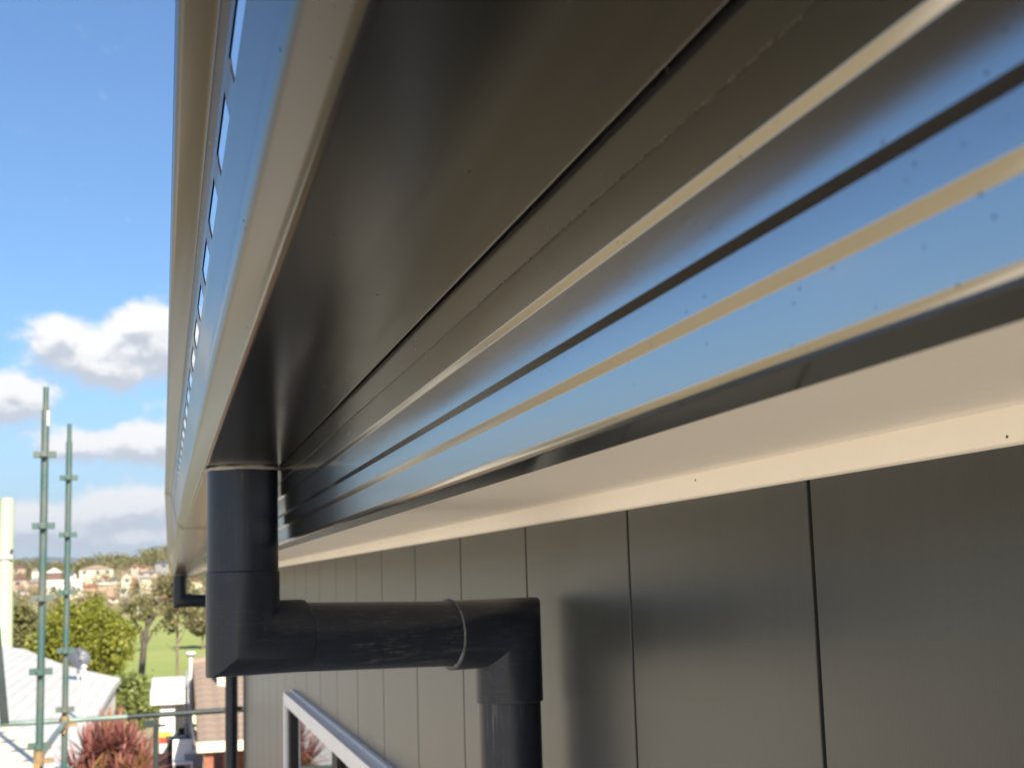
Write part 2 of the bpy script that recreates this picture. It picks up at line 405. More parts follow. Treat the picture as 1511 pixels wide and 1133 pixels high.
mat('dust', (0.15, 0.135, 0.11), .9, var=.3, vscale=200)
g = MB(); rd = random.Random(9)
for k in range(6500):      # grit caught along the lap of the fascia
    yy = rd.uniform(.15, 3.2)
    if noise.noise(Vector((yy*7, 1, 4))) < -.30: continue
    q = Vector((.1258, yy, .1114+rd.gauss(0, .00022))); r_ = rd.uniform(.00004, .00013)
    g.obox(q, (r_*.8, 0, 0), (0, r_*rd.uniform(.8, 3), r_*rd.uniform(-.6, .6)), (0, 0, r_*.8))
dl = g.build('dust_line', 'dust', fascia); dl['kind'] = 'stuff'

# window
win = bpy.data.objects.new('window', None); C.objects.link(win); win.parent = house; win.location = (0, 0, 5.5); win.empty_display_size = .1
def wpart(name, mb, m): 
    o = mb.build(name, m); o.parent = win; return o
XO = .428
wpart('window_frame', MB().box(XO, XW+.03, WY0, WY1-.012, WZ1-.044, WZ1-.001, .002), 'white_alu')
wpart('window_frame', MB().box(XO, XW+.03, WY1-.058, WY1-.012, WZ0, WZ1-.0445, .002), 'white_alu')
wpart('window_frame', MB().box(XO, XW+.03, WY0, WY0+.046, WZ0, WZ1-.0445, .002), 'white_alu')
wpart('window_sill', MB().box(XO-.01, XW+.03, WY0, WY1-.012, WZ0-.04, WZ0-.0005, .002), 'white_alu')
wpart('flashing', MB().box(XW-.012, XW-.0005, WY0-.01, WY1-.005, WZ1-.0005, WZ1+.006), 'white_alu')
for (a, b) in ((WY1-.135, WY1-.0585), (3.62, 3.73), (WY0+.0465, WY0+.09)):
    wpart('sash', MB().box(XO+.012, XW+.02, a, b, WZ0+.001, WZ1-.045, .002), 'black_alu')
wpart('pane', MB().box(XO+.028, XO+.034, 3.731, WY1-.136, WZ0+.002, WZ1-.046), 'window_glass')
wpart('pane', MB().box(XO+.024, XO+.030, WY0+.091, 3.619, WZ0+.002, WZ1-.046), 'window_glass')

# ------------------------------------------------------------------ gutter
YK, YG = 3.2, 8.62
def goff(y):
    t = max(0, (y-YK)/(YG-YK)); return (.026*t, -.062*t)
gp = [(.1255,.205),(.1255,.1300),(.1245,.1292),(.1230,.1290),(.0475,.1290),(.0452,.1292),(.0432,.1300),(.0415,.1312),(.0336,.1386),(.0318,.1406),(.0304,.1430),(.0297,.1455),(.0294,.1482),
      (.0288,.1535),(.0250,.1705),(.0243,.1722),(.0236,.1738),(.0224,.1795),(.0218,.1842),(.0212,.1862),(.0206,.1885),(.0190,.2015),(.0180,.2030),
      (.0160,.2034),(.0070,.2080),(.0046,.2096),(.0036,.2122),(.0040,.2150),(.0062,.2170),(.0095,.2172),(.0100,.2150)]
SLOT = 16   # strip between these profile points carries the overflow slots
ysl = [YN]; y = -.6 + 0
slots = set()
yy = -.06
while yy < YK-.15:
    slots.add(len(ysl)); ysl += [yy, yy+.078]; yy += .112
ysl += [YK]
gutter = thing('rain_gutter', 'glossy black slotted eaves gutter running along the roof edge overhead', 'gutter', (0, 0, .13))
def glen(name, ylist, cut):
    g = MB().sweep(gp, ylist, off=goff, skip=(lambda k, j: cut and k in slots and j in (SLOT, SLOT+1)))
    o = g.build(name, 'gutter_paint', gutter, smooth=60)
    for f in o.data.polygons:
        if .1650 < f.center.z < .2045 and f.center.x < .06 and f.center.y < YK: f.use_smooth = False
    o.modifiers.new('wn', 'WEIGHTED_NORMAL').weight = 100
    md = o.modifiers.new('t', 'SOLIDIFY'); md.thickness = .0009; md.offset = 0; return o
glen('gutter_length', ysl, True)
glen('gutter_length', [YK-.03 + .0005, YK] + [YK+(YG-YK)*k/16 for k in range(1, 17)], False)
MB().sweep([(x-.0012 if x < .06 else x, z-.0010 if x > .04 else z) for x, z in gp[3:27]], [YK-.02, YK+.02], off=goff).build('gutter_joiner', 'gutter_paint', gutter, smooth=24)
ox, oz = goff(YG)
g = MB(); g.face([(x+ox, YG+.0006, z+oz) for x, z in gp[1:24]]); g.face([(x+ox, YG+.002, z+oz) for x, z in gp[1:24]][::-1])
g.build('stop_end', 'gutter_paint', gutter, recalc=False)

# ------------------------------------------------------------------ downpipes
def ring(c, u, w, r, n=40): return [Vector(c) + (u*cos(2*pi*j/n) + w*sin(2*pi*j/n))*r for j in range(n)]
def elbow(corner, d1, d2, l1, l2, r, wall=.003):
    """square mitred elbow: two sockets meeting in one plane at the corner"""
    corner = Vector(corner); d1 = Vector(d1).normalized(); d2 = Vector(d2).normalized(); nrm = (d1-d2).normalized()
    side = d1.cross(d2).normalized(); n = 40; mb = MB(); loops = []
    for d, l in ((d1, l1), (d2, l2)):
        w = d.cross(side).normalized()
        far = ring(corner+d*l, side, w, r); far_in = ring(corner+d*l, side, w, r-wall); deep = ring(corner+d*(l-.02), side, w, r-wall)
        lip = ring(corner+d*(l-.0012), side, w, r)
        mit = []
        for p in ring(corner, side, w, r):
            t = -(p-corner).dot(nrm)/d.dot(nrm); mit.append(p + d*t)
        base = len(mb.v)
        for lp in (mit, lip, [corner+d*l + (q-(corner+d*l))*(1-.0012/r) for q in far], far_in, deep): mb.v += [tuple(q) for q in lp]
        for k in range(4):
            for j in range(n):
                a = base+k*n+j; b = base+k*n+(j+1)%n; mb.f.append((a, b, b+n, a+n))
    return mb
def downpipe(label, A, Bp, zt, zc, zb, name='downpipe'):
    """A: centre under the gutter, B: centre by the wall"""
    root = thing(name, label, 'downpipe', (A[0], A[1], zt), 'round black downpipes')
    r = .0388
    dx = Vector((Bp[0]-A[0], Bp[1]-A[1], 0)); L = dx.length; dx.normalize(); up = Vector((0,0,1))
    ca = Vector((A[0], A[1], zc)); cb = Vector((Bp[0], Bp[1], zc-.009))
    MB().lathe([(r-.003, zc+.05), (r-.003, zt-.0015), (r, zt-.0015), (r, zc+.05)], (A[0], A[1], 0), 48).build('outlet_pipe', 'pvc', root, smooth=40)
    g = MB(); prof = []
    nn = 64; rings = []
    for k, (rr, dz) in enumerate(((r-.001, -.0004), (r+.0012, -.0006), (r+.0018, -.0022), (r+.0004, -.0048))):
        for j in range(nn):
            t = 2*pi*j/nn; wob = .0010*noise.noise(Vector((cos(t)*3, sin(t)*3, k*.6)))
            g.v.append((A[0]+(rr+wob)*cos(t), A[1]+(rr+wob)*sin(t), zt+dz+wob*.7))
    for k in range(3):
        for j in range(nn): a = k*nn+j; b = k*nn+(j+1)%nn; g.f.append((a, b, b+nn, a+nn))
    g.build('sealant_bead', 'sealant', root, smooth=60)
    elbow(ca, up, dx, .073, .070, .0402).build('elbow', 'pvc_elbow', root, smooth=35)
    elbow(cb, -dx, -up, .082, .083, .0412).build('elbow', 'pvc_elbow', root, smooth=35)
    n = 40; mb = MB(); side = dx.cross(up)
    for t in (.055, L-.05):
        c = ca.lerp(cb, t/L); mb.v += [tuple(p) for p in ring(c, side, up, .0385)]
    for j in range(n): mb.f.append((j, (j+1)%n, n+(j+1)%n, n+j))
    mb.build('cross_pipe', 'pvc_cross', root, smooth=40)
    mb = MB(); c = ca.lerp(cb, (L-.0822)/L); nn = 60
    for k, (o_, rr) in enumerate(((-.0008, .0388), (-.0006, .0406), (.0001, .04135), (.0005, .0412))):
        for p, j in zip(ring(c + dx*o_, side, up, rr, nn), range(nn)):
            mb.v.append(tuple(p + dx*.0006*noise.noise(Vector((j*.7, k, 0)))))
    for k in range(3):
        for j in range(nn): a = k*nn+j; b = k*nn+(j+1)%nn; mb.f.append((a, b, b+nn, a+nn))
    mb.build('glue_seam', 'seam_grey', root, smooth=60)
    MB().lathe([(.0380, zb), (.0380, zc-.06)], (Bp[0], Bp[1], 0), 48).build('wall_pipe', 'pvc', root, smooth=40)
    for zz in (-.75, -2.4, -4.2):
        b = MB().lathe([(.0382, zz), (.041, zz), (.041, zz+.025), (.0382, zz+.025)], (Bp[0], Bp[1], 0), 40)
        b.box(Bp[0]+.035, XW-.0005, Bp[1]-.012, Bp[1]+.012, zz+.002, zz+.023); b.build('bracket', 'pvc', root, smooth=40)
    return root
downpipe('black downpipe with two square elbows crossing to the wall in the foreground', (.0858, 1.54), (.4105, 1.64), .1288, -.0590, -5.46)
downpipe('small distant black downpipe at the far end of the gutter', (.100, 8.46), (.405, 8.50), .0680, -.0880, -5.46)

# ------------------------------------------------------------------ scaffold
mat('scaffold_green', (0.045, 0.105, 0.095), 0.5, metal=.2, col2=(0.12, 0.13, 0.11), vscale=4, bump=.1)
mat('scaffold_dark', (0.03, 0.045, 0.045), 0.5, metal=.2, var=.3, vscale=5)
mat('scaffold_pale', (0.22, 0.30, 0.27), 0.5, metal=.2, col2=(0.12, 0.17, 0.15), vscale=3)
mat('rust_clamp', (0.36, 0.22, 0.09), 0.7, metal=.3, col2=(0.20, 0.16, 0.10), vscale=30)
mat('white_patch', (0.85, 0.85, 0.83), 0.4)
scaf = thing('scaffold', 'green steel tube scaffold with upright standards and guard rails beyond the gutter', 'scaffold', (-.889, 9.95, -5.5))
XS = -.803
def standard(x, y, ztop, m='scaffold_green'):
    o = MB().tube([(x, y, -5.5), (x, y, ztop-.16)], .0258, 16).build('standard', m, scaf, smooth=40)
    MB().tube([(x, y, ztop-.20), (x, y, ztop)], .0192, 14).build('spigot', m, o, smooth=40)
    z = ztop-.475
    while z > -5.2:
        g = MB()
        for sx, sy in ((1,0),(-1,0),(0,1),(0,-1)):
            # pressed V bracket: two cheeks and a web
            c = Vector((x+sx*.047, y+sy*.047, z)); a = Vector((sx*.026, sy*.026, 0)); p = Vector((sy*.017, sx*.017, 0))
            g.obox(c+p, a, p.normalized()*.0022, Vector((0,0,.022))); g.obox(c-p, a, p.normalized()*.0022, Vector((0,0,.022)))
            g.obox(c+Vector((sx*.026, sy*.026, 0)), Vector((sx*.002, sy*.002, 0)), p, Vector((0,0,.020)))
        g.build('bracket', m, o)
        z -= .495
    return o
s1 = standard(XS, 9.95, 1.41); s2 = standard(XS, 12.45, 1.44); s0 = standard(XS-.16, 7.45, 1.41)
MB().box(XS+.014, XS+.0262, 9.95-.0262, 9.95-.012, 1.135, 1.24, .002).build('top_patch', 'white_patch', s1)  # small white patch near the top of this standard
RZ1, RZ2 = -1.12, -1.65
def rail(name, p, q, m, r=.0215): return MB().tube([p, q], r, 14).build(name, m, scaf, smooth=40)
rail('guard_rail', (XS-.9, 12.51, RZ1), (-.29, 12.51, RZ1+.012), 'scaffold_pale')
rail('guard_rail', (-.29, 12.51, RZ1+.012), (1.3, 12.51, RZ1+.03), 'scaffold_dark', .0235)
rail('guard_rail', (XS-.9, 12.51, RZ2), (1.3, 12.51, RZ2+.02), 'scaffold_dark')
rail('ledger', (XS, 9.98, RZ1), (XS, 12.42, RZ1), 'scaffold_pale')
p = MB().tube([(-.050, 12.49, -5.55), (-.050, 12.49, RZ1-.02)], .0215, 14).build('standard', 'scaffold_dark', scaf, smooth=40)
MB().obox((-.10, 12.48, RZ1-.055), (.05, 0, 0), (0, .012, 0), (0, 0, .03)).obox((0, 12.48, RZ1-.075), (.035, 0, 0), (0, .01, 0), (0, 0, .011)).build('bracket', 'scaffold_dark', p)
for (px, yy, zz) in ((XS, 12.47, RZ1), (XS, 9.95, RZ1)):
    c = MB().tube([(px, yy-.03, zz-.05), (px, yy-.03, zz+.05)], .036, 12)
    c.obox((px+.05, yy-.02, zz-.02), (.045, 0, 0), (0, .02, 0), (0, 0, .014)); c.obox((px-.01, yy-.06, zz-.045), (.02, 0, 0), (0, .016, 0), (0, 0, .05))
    c.build('clamp', 'rust_clamp', scaf, smooth=40)
b0 = at(-6, 925, 7.5); b1 = at(7, 1068, 7.5)
MB().obox((b0+b1)/2, (b1-b0)*.5, (.021, 0, .002), (0, .004, 0)).build('brace', 'scaffold_dark', scaf)

# ------------------------------------------------------------------ neighbouring buildings
mat('white_roof', (0.55, 0.54, 0.50), 0.45, var=.04, vscale=.8)
mat('shed_white', (0.74, 0.73, 0.68), .6, var=.03)
mat('white_wall', (0.74, 0.71, 0.64), 0.7, var=.05, vscale=.8)
mat('cream_roof', (0.74, 0.66, 0.50), 0.5, var=.04, vscale=1)
mat('cream_wall', (0.72, 0.64, 0.46), 0.7, var=.05)
mat('tile_clay', (0.30, 0.225, 0.165), 0.8, col2=(0.22, 0.17, 0.135), vscale=3)
mat('brick_red', (0.26, 0.10, 0.06), 0.85, var=.2, vscale=6)
mat('dish_grey', (0.065, 0.072, 0.09), 0.5, var=.05)
mat('galv', (0.35, 0.36, 0.37), 0.5, metal=.4, var=.1)
mat('dark_glass', (0.07, 0.075, 0.085), 0.25)
def plane3(p, q, r): return p, (q-p).cross(r-p).normalized()
def hit(px, py, pl):
    d = ray(px, py); p, n = pl; return d * (p.dot(n)/d.dot(n))
P0, P1, P2 = at(0, 953, 48), at(178, 1000, 40), at(140, 1062, 30)
pl = plane3(P0, P1, P2)
poly = [hit(-160, 925, pl), hit(0, 953, pl), hit(36, 957, pl), hit(62, 968, pl), hit(102, 983, pl), P1, hit(166, 1016, pl), P2, hit(118, 1110, pl), hit(70, 1175, pl), hit(-160, 1190, pl)]
wr = thing('white_roofed_house', 'low house under a broad white metal roof carrying a satellite dish', 'house', (-6, 38, zT(-6, 38)))
g = MB(); dn = Vector((0,0,-.14)); n_ = len(poly)
g.face(poly); g.face([p+dn for p in poly][::-1])
for k in range(n_): a, b = poly[k], poly[(k+1) % n_]; g.face([a, a+dn, b+dn, b])
wroof = g.build('roof', 'white_roof', wr)
# standing ribs on the sheet, following the fall towards the eave corner
fall = (P2-P1).normalized(); across = (P0-P1).normalized(); nrm = pl[1] if pl[1].z > 0 else -pl[1]
def inside(p):
    c = False; j = n_-1
    for i in range(n_):
        if (poly[i].y > p.y) != (poly[j].y > p.y) and p.x < (poly[j].x-poly[i].x)*(p.y-poly[i].y)/(poly[j].y-poly[i].y)+poly[i].x: c = not c
        j = i
    return c
rm = None
for k in range(1, 16):
    s = P1 + across*.62*k
    ts = [t*.25 for t in range(-40, 80) if inside(s+fall*t*.25)]
    if len(ts) < 4: continue
    a, b = s+fall*ts[0], s+fall*ts[-1]
    MB().obox((a+b)/2+nrm*.012, (b-a)/2, across*.012, nrm*.006).build('roof_rib', 'white_roof', wroof)
MB().face([]) if False else None
ctr = sum(poly, Vector())/n_
g = MB(); ins = [ctr+(p-ctr)*.94 for p in poly]
for k in range(n_):
    a, b = ins[k]+dn*1.02, ins[(k+1) % n_]+dn*1.02
    g.face([a, b, Vector((b.x, b.y, zT(b.x, b.y)-.3)), Vector((a.x, a.y, zT(a.x, a.y)-.3))])
g.build('wall', 'white_wall', wr)
# satellite dish
bs = hit(115, 1004, pl); dc = at(115, 973, bs.y)
dish = thing('satellite_dish', 'grey round satellite dish on a short mast above the white roof', 'satellite dish', tuple(bs))
mst = MB().tube([bs+Vector((0,0,-.02)), Vector((dc.x, bs.y+.12, dc.z-.04))], .028, 10).build('mast', 'galv', dish, smooth=40)
g = MB(); rr = .29; nn = 28; pr = [(0, 0), (.33, .012), (.66, .045), (1, .10), (1, .112), (.66, .060), (.33, .027), (0, .015)]
axis = Vector((.35, -.82, .42)).normalized(); e1 = axis.cross(Vector((0,0,1))).normalized(); e2 = e1.cross(axis)
for r_, h in pr:
    for j in range(nn): g.v.append(tuple(dc + (e1*cos(2*pi*j/nn)+e2*sin(2*pi*j/nn))*rr*max(r_, .001) + axis*h))
for k in range(len(pr)-1):
    for j in range(nn): a = k*nn+j; b = k*nn+(j+1) % nn; g.f.append((a, b, b+nn, a+nn))
g.build('reflector', 'dish_grey', dish, smooth=50)
MB().tube([dc-e2*-.27+axis*.1, dc+axis*.36], .012, 8).tube([dc+axis*.33, dc+axis*.43], .03, 10).build('feed_arm', 'galv', dish, smooth=40)
vb = hit(124, 1066, pl); vt = at(124, 984, vb.y)
flue = thing('roof_flue', 'white upright flue pipe on the white metal roof beside the dish', 'flue', tuple(vb))
MB().tube([vb+Vector((0,0,-.05)), vt], .045, 14).build('pipe', 'white_roof', flue, smooth=40)
MB().lathe([(.045, -.02), (.075, .0), (.02, .06)], tuple(vt), 16).build('cowl', 'white_roof', flue, smooth=40)

# pale cream roof corner, nearer, lower left
Q0, Q1, Q2 = at(13, 1062, 17), at(49, 1091, 15.2), at(66, 1140, 13.6)
plq = plane3(Q0, Q1, at(0, 1150, 13.4))
cpoly = [hit(-140, 1085, plq), hit(-10, 1083, plq), Q0, Q1, hit(56, 1112, plq), hit(70, 1165, plq), hit(-140, 1170, plq)]
cr = thing('cream_awning', 'pale cream awning roof catching the sun in the bottom left corner', 'awning', (cpoly[4].x, cpoly[4].y, -5.8))
g = MB(); g.face(cpoly); g.face([p+Vector((0,0,-.08)) for p in cpoly][::-1])
for k in range(len(cpoly)): a, b = cpoly[k], cpoly[(k+1) % len(cpoly)]; g.face([a, a+Vector((0,0,-.08)), b+Vector((0,0,-.08)), b])
g.build('roof', 'cream_roof', cr)
for p in (cpoly[3], cpoly[5]):
    q = p + (sum(cpoly, Vector())/len(cpoly)-p)*.08
    MB().tube([(q.x, q.y, -6.0), (q.x, q.y, q.z-.03)], .05, 10).build('post', 'cream_wall', cr, smooth=40)

# tiled house
TH = thing('tiled_house', 'brick house with weathered clay tile roof and cream eaves gutter behind the downpipe', 'house', (3.5, 31, zT(3.5, 31)))
EY, EZ, RY, RZ_ = 26.0, -2.80, 30.2, -1.62; XL, XR = .66, 9.5
xe = at(296, 1083, EY).x; XL = xe - .05
sl2 = (RZ_-EZ)/(RY-EY)
troof = MB().sweep([(EY, EZ-.05), (RY, RZ_-.05), (2*RY-EY, EZ-.05), (2*RY-EY, EZ-.12), (RY, RZ_-.14), (EY, EZ-.12)], [0, 1])
g = MB(); pf = [(EY, EZ-.05), (RY, RZ_-.05), (2*RY-EY, EZ-.05), (2*RY-EY, EZ-.16), (RY, RZ_-.20), (EY, EZ-.16)]
for x in (XL, XR): g.v += [(x, y, z) for y, z in pf]
for k in range(6): g.f.append((k, (k+1) % 6, 6+(k+1) % 6, 6+k))
g.f += [tuple(range(6)), tuple(range(6, 12))[::-1]]
troof = g.build('roof', 'tile_clay', TH)
tm = []
for v in range(4):
    t = MB(); w, l = .300, .40
    for j in range(7):
        u = j/6; zz = .030*(.5-.5*cos(2*pi*u))+.012
        t.v += [(u*w, 0, zz), (u*w, l, zz-.006), (u*w, 0, zz-.018)]
    for j in range(6): a = j*3; t.f += [(a, a+3, a+4, a+1), (a+2, a+5, a+3, a)]
    mm = bpy.data.materials.new('tile_%d' % v) if False else None
    tm.append(t.mesh('tile', 'tile_clay'))
sa = math.atan(sl2); ncol = 9; nrow = int(math.hypot(RY-EY, RZ_-EZ)/.33)
for c in range(ncol):
    for r in range(nrow):
        o = bpy.data.objects.new('tile', tm[(c+r) % 4]); C.objects.link(o); o.parent = troof
        d = r*.33; o.location = (XL+.02+c*.30, EY+d*cos(sa)-.03, EZ+d*sin(sa)-.045+.004); o.rotation_euler = (sa-.03+random.uniform(-.008, .008), 0, random.uniform(-.01, .01))
t = MB()
for k in range(24): t.tube([(XL+k*.38, RY, RZ_+.0), (XL+.36+k*.38, RY, RZ_+.012)], [.10, .12], 10)
t.build('ridge_cap', 'tile_clay', TH, smooth=40)
MB().box(XL-.02, XR, EY-.13, EY-.012, EZ-.20, EZ-.02, .01).build('eaves_gutter', 'cream_wall', TH)
MB().box(XL-.04, XL-.002, EY, RY, EZ-.2, EZ-.05).build('barge_board', 'cream_wall', TH)
MB().box(XL+.55, XR-.4, EY+.6, 2*RY-EY-.6, zT(3, 30)-.3, EZ-.05).build('wall', 'brick_red', TH)
for x in (XL+.12, XL+.50, XL+.9):
    MB().box(x, x+.16, EY+.02, EY+.18, zT(x, EY)-.2, EZ-.2).build('post', 'brick_red' if x != XL+.5 else 'cream_wall', TH)
fb = at(326, 1010, 29.0)
MB().box(fb.x-.08, fb.x+.08, 28.8, 29.1, -2.6, at(320, 978, 29).z, .01).build('chimney', 'cream_wall', TH)
vp_ = at(281, 1045, 31.5)
vent = thing('vent_mast', 'slim white mast with a round cap standing beside the tiled roof', 'mast', (vp_.x, 31.5, zT(vp_.x, 31.5)))
tz = at(281, 968, 31.5).z
MB().tube([(vp_.x, 31.5, zT(vp_.x, 31.5)), (vp_.x, 31.5, tz)], .045, 12).build('pole', 'white_roof', vent, smooth=40)
MB().lathe([(.0, -.06), (.07, -.05), (.12, 0), (.10, .05), (.0, .07)], (vp_.x, 31.5, tz+.05), 16).build('cap', 'white_roof', vent, smooth=40)
MB().tube([(vp_.x-.09, 31.45, zT(0, 31)), (vp_.x-.09, 31.45, at(275, 988, 31.45).z)], .03, 8).build('stay_pole', 'galv', vent, smooth=40)

# white flat-roofed shed
shd = thing('white_shed', 'white flat roofed outbuilding with sunlit cream side wall', 'shed', (.2, 36, zT(.2, 36)))
a, b = at(222, 1019, 35), at(282, 1037, 35)
MB().box(a.x, b.x+.3, 34.9, 40.0, b.z, a.z, .02).build('roof', 'shed_white', shd)
c, d = at(236, 1040, 35.1), at(258, 1090, 35.1)
MB().box(c.x, d.x, 35.1, 39.8, zT(0, 36)-.2, b.z-.004, .01).build('side_wall', 'shed_white', shd)
MB().box(d.x+.002, b.x+.28, 37.6, 37.8, zT(0, 36)-.2, b.z-.004).build('rear_wall', 'cream_wall', shd)
mat('yellow_paint', (0.80, 0.45, 0.05), .6); mat('red_paint', (0.55, 0.05, 0.03), .6)
y1, y2, y3 = at(240, 1080, 35).z, at(240, 1088, 35).z, at(240, 1096, 35).z
MB().box(c.x-.01, d.x-.08, 35.06, 35.098, y2+.001, y1).build('stripe', 'yellow_paint', shd)
MB().box(c.x-.01, d.x-.08, 35.06, 35.098, y3, y2-.001).build('stripe', 'red_paint', shd)

# raised terrace with its clutter
mat('paving', (0.36, 0.30, 0.24), .85, var=.15, vscale=3)
tz = -3.95
terr = MB().box(-1.4, .72, 28.2, 34.5, -6.8, tz, .02).build('terrace', 'brick_red'); struct(terr)
mat('bin_dark', (0.025, 0.028, 0.03), .5, var=.1); mat('bin_grey', (0.30, 0.31, 0.34), .6, var=.1); mat('plastic_white', (0.75, 0.75, 0.75), .5)
def bin_(name, x, y, s, m, lm, label, grp=None):
    t = thing(name, label, 'bin', (x, y, tz), grp)
    g = MB(); w0, w1, h = .21*s, .27*s, .80*s
    g.v += [(x-w0,y-w0,tz),(x+w0,y-w0,tz),(x+w0,y+w0,tz),(x-w0,y+w0,tz),(x-w1,y-w1,tz+h),(x+w1,y-w1,tz+h),(x+w1,y+w1,tz+h),(x-w1,y+w1,tz+h)]
    g.f += [(3,2,1,0),(4,5,6,7),(0,1,5,4),(1,2,6,5),(2,3,7,6),(3,0,4,7)]; g.build('body', m, t)
    MB().box(x-w1-.02, x+w1+.02, y-w1-.03, y+w1+.02, tz+h+.002, tz+h+.06*s, .02).build('lid', lm, t)
    for sx in (-1, 1): MB().tube([(x+sx*w0, y+w0, tz+.09*s), (x+sx*(w0+.05), y+w0, tz+.09*s)], .09*s, 14).build('wheel', 'bin_dark', t, smooth=40)
q = at(262, 1100, 31); bin_('wheelie_bin', q.x, 31, .85, 'bin_dark', 'bin_dark', 'black wheelie bin on the terrace under the guard rail')
q = at(286, 1115, 29.3); bin_('storage_bin', q.x, 29.3, .72, 'bin_grey', 'plastic_white', 'pale grey lidded bin beside the tiled house posts')
q = at(270, 1110, 29.0)
ch = thing('garden_chair', 'small white garden chair on the brick terrace', 'chair', (q.x, 29.0, tz))
MB().box(q.x-.20, q.x+.20, 28.8, 29.2, tz+.40, tz+.44, .01).build('seat', 'plastic_white', ch)
MB().box(q.x-.20, q.x+.20, 29.17, 29.21, tz+.441, tz+.86, .01).build('backrest', 'plastic_white', ch)
for sx in (-1, 1):
    for yy in (28.82, 29.17): MB().box(q.x+sx*.17-.02, q.x+sx*.17+.02, yy, yy+.04, tz, tz+.399).build('leg', 'plastic_white', ch)

# power pole
mat('pale_pole', (0.38, 0.45, 0.31), .7, var=.08, vscale=.9, stretch=(4, 4, .4))
pb = at(5, 960, 62); pt = at(7, 735, 62)
pp = thing('power_pole', 'thick pale green power pole at the left edge of the view', 'pole', (pb.x, 62, zT(pb.x, 62)))
MB().tube([(pb.x, 62, zT(pb.x, 62)), (pb.x, 62, pt.z-.3), (pb.x, 62, pt.z)], [.42, .30, .28], 18).build('pole', 'pale_pole', pp, smooth=40)
zc = at(5, 822, 62).z; MB().box(pb.x-1.1, pb.x+.34, 61.62, 61.74, zc-.10, zc+.10).build('crossarm', 'galv', pp)
for sx in (-.95, -.5, .28): MB().lathe([(.03,0),(.07,.05),(.05,.1),(.08,.15),(.04,.24)], (pb.x+sx, 61.68, zc+.10), 12).build('insulator', 'dish_grey', pp, smooth=40)

# ------------------------------------------------------------------ vegetation
leaf_mat('leaf_lime', (0.06, 0.09, 0.012), (0.34, 0.34, 0.035), .5)
leaf_mat('leaf_olive', (0.08, 0.095, 0.028), (0.23, 0.21, 0.07), .5)
leaf_mat('leaf_grey', (0.11, 0.115, 0.045), (0.27, 0.23, 0.10), .5)
leaf_mat('leaf_fresh', (0.12, 0.17, 0.04), (0.28, 0.31, 0.09), .9)
leaf_mat('leaf_dark', (0.018, 0.032, 0.014), (0.05, 0.07, 0.03), .9)
leaf_mat('leaf_red', (0.19, 0.06, 0.055), (0.48, 0.22, 0.18), 1.5)
leaf_mat('leaf_gold', (0.16, 0.10, 0.03), (0.36, 0.22, 0.07), 1.5)
mat('bark', (0.16, 0.12, 0.085), .9, var=.3, vscale=3, bump=.5, bscale=12)
mat('bark_dark', (0.075, 0.06, 0.05), .9, var=.3, vscale=3)
def leaf(g, p, s, rnd):
    d = Vector((rnd.gauss(0,1), rnd.gauss(0,1), rnd.gauss(0,.7))).normalized(); a = Vector((rnd.gauss(0,1), rnd.gauss(0,1), rnd.gauss(0,1)))
    w = d.cross(a).normalized()*s*.42; d = d*s
    i = len(g.v); g.v += [tuple(p-d*.5), tuple(p+w), tuple(p+d*.5), tuple(p-w)]; g.f.append((i, i+1, i+2, i+3))
def crown(g, c, rx, ry, rz, nclump, nleaf, ls, seed, shell=.55, cl=.24):
    rnd = random.Random(seed)
    for k in range(nclump):
        while True:
            q = Vector((rnd.uniform(-1,1), rnd.uniform(-1,1), rnd.uniform(-1,1)))
            if shell < q.length < 1: break
        q *= 1 + .36*noise.noise(q*2.1 + Vector((seed, 0, 0)))
        cc = Vector((c[0]+q.x*rx, c[1]+q.y*ry, c[2]+q.z*rz)); cs = cl*min(rx, rz)*rnd.uniform(.6, 1.25)
        for _ in range(nleaf):
            o = Vector((rnd.gauss(0,1), rnd.gauss(0,1), rnd.gauss(0,.8)))*cs*.6
            leaf(g, cc+o, ls*rnd.uniform(.6, 1.4), rnd)
def limbs(base, top, r, n, spread, seed, pull=.45):
    rnd = random.Random(seed); base = Vector(base); top = Vector(top); g = MB()
    mid = base.lerp(top, .5)+Vector((rnd.uniform(-.1,.1), 0, 0))*spread
    g.tube([base, mid, top], [r, r*.75, r*.35], 10)
    for k in range(n):
        t = rnd.uniform(pull, .95); p = base.lerp(mid, t*2) if t < .5 else mid.lerp(top, t*2-1)
        a = rnd.uniform(0, 2*pi); q = p + Vector((cos(a)*spread*rnd.uniform(.5, .95), sin(a)*spread*.8, spread*rnd.uniform(.3, .9)))
        m_ = p.lerp(q, .5)+Vector((0, 0, -.08*spread)); g.tube([p, m_, q], [r*.45, r*.3, r*.12], 7)
    return g
def tree(name, label, px0, px1, py0, py1, Y, lm, bm_, nclump, nleaf, ls, seed, shell=.45, grp='trees between the houses and the park', cl=.24, cat='tree'):
    a, b = at(px0, py0, Y), at(px1, py1, Y); cx = (a.x+b.x)/2; rx = (b.x-a.x)/2; cz = (a.z+b.z)/2; rz = (a.z-b.z)/2
    zb = zT(cx, Y); t = thing(name, label, cat, (cx, Y, zb), grp)
    limbs((cx, Y, zb-.1), (cx, Y, cz+rz*.4), max(.06, rx*.07), 9, rx*.75, seed, .35).build('trunk', bm_, t, smooth=50)
    g = MB(); crown(g, (cx, Y, cz), rx, rx*.9, rz, nclump, nleaf, ls, seed, shell, cl); g.build('crown', lm, t, recalc=False)
    return t
tree('leafy_tree', 'broad bright lime green tree behind the white roof', 58, 186, 893, 1025, 72, 'leaf_lime', 'bark', 330, 160, .145, 11, cl=.2)
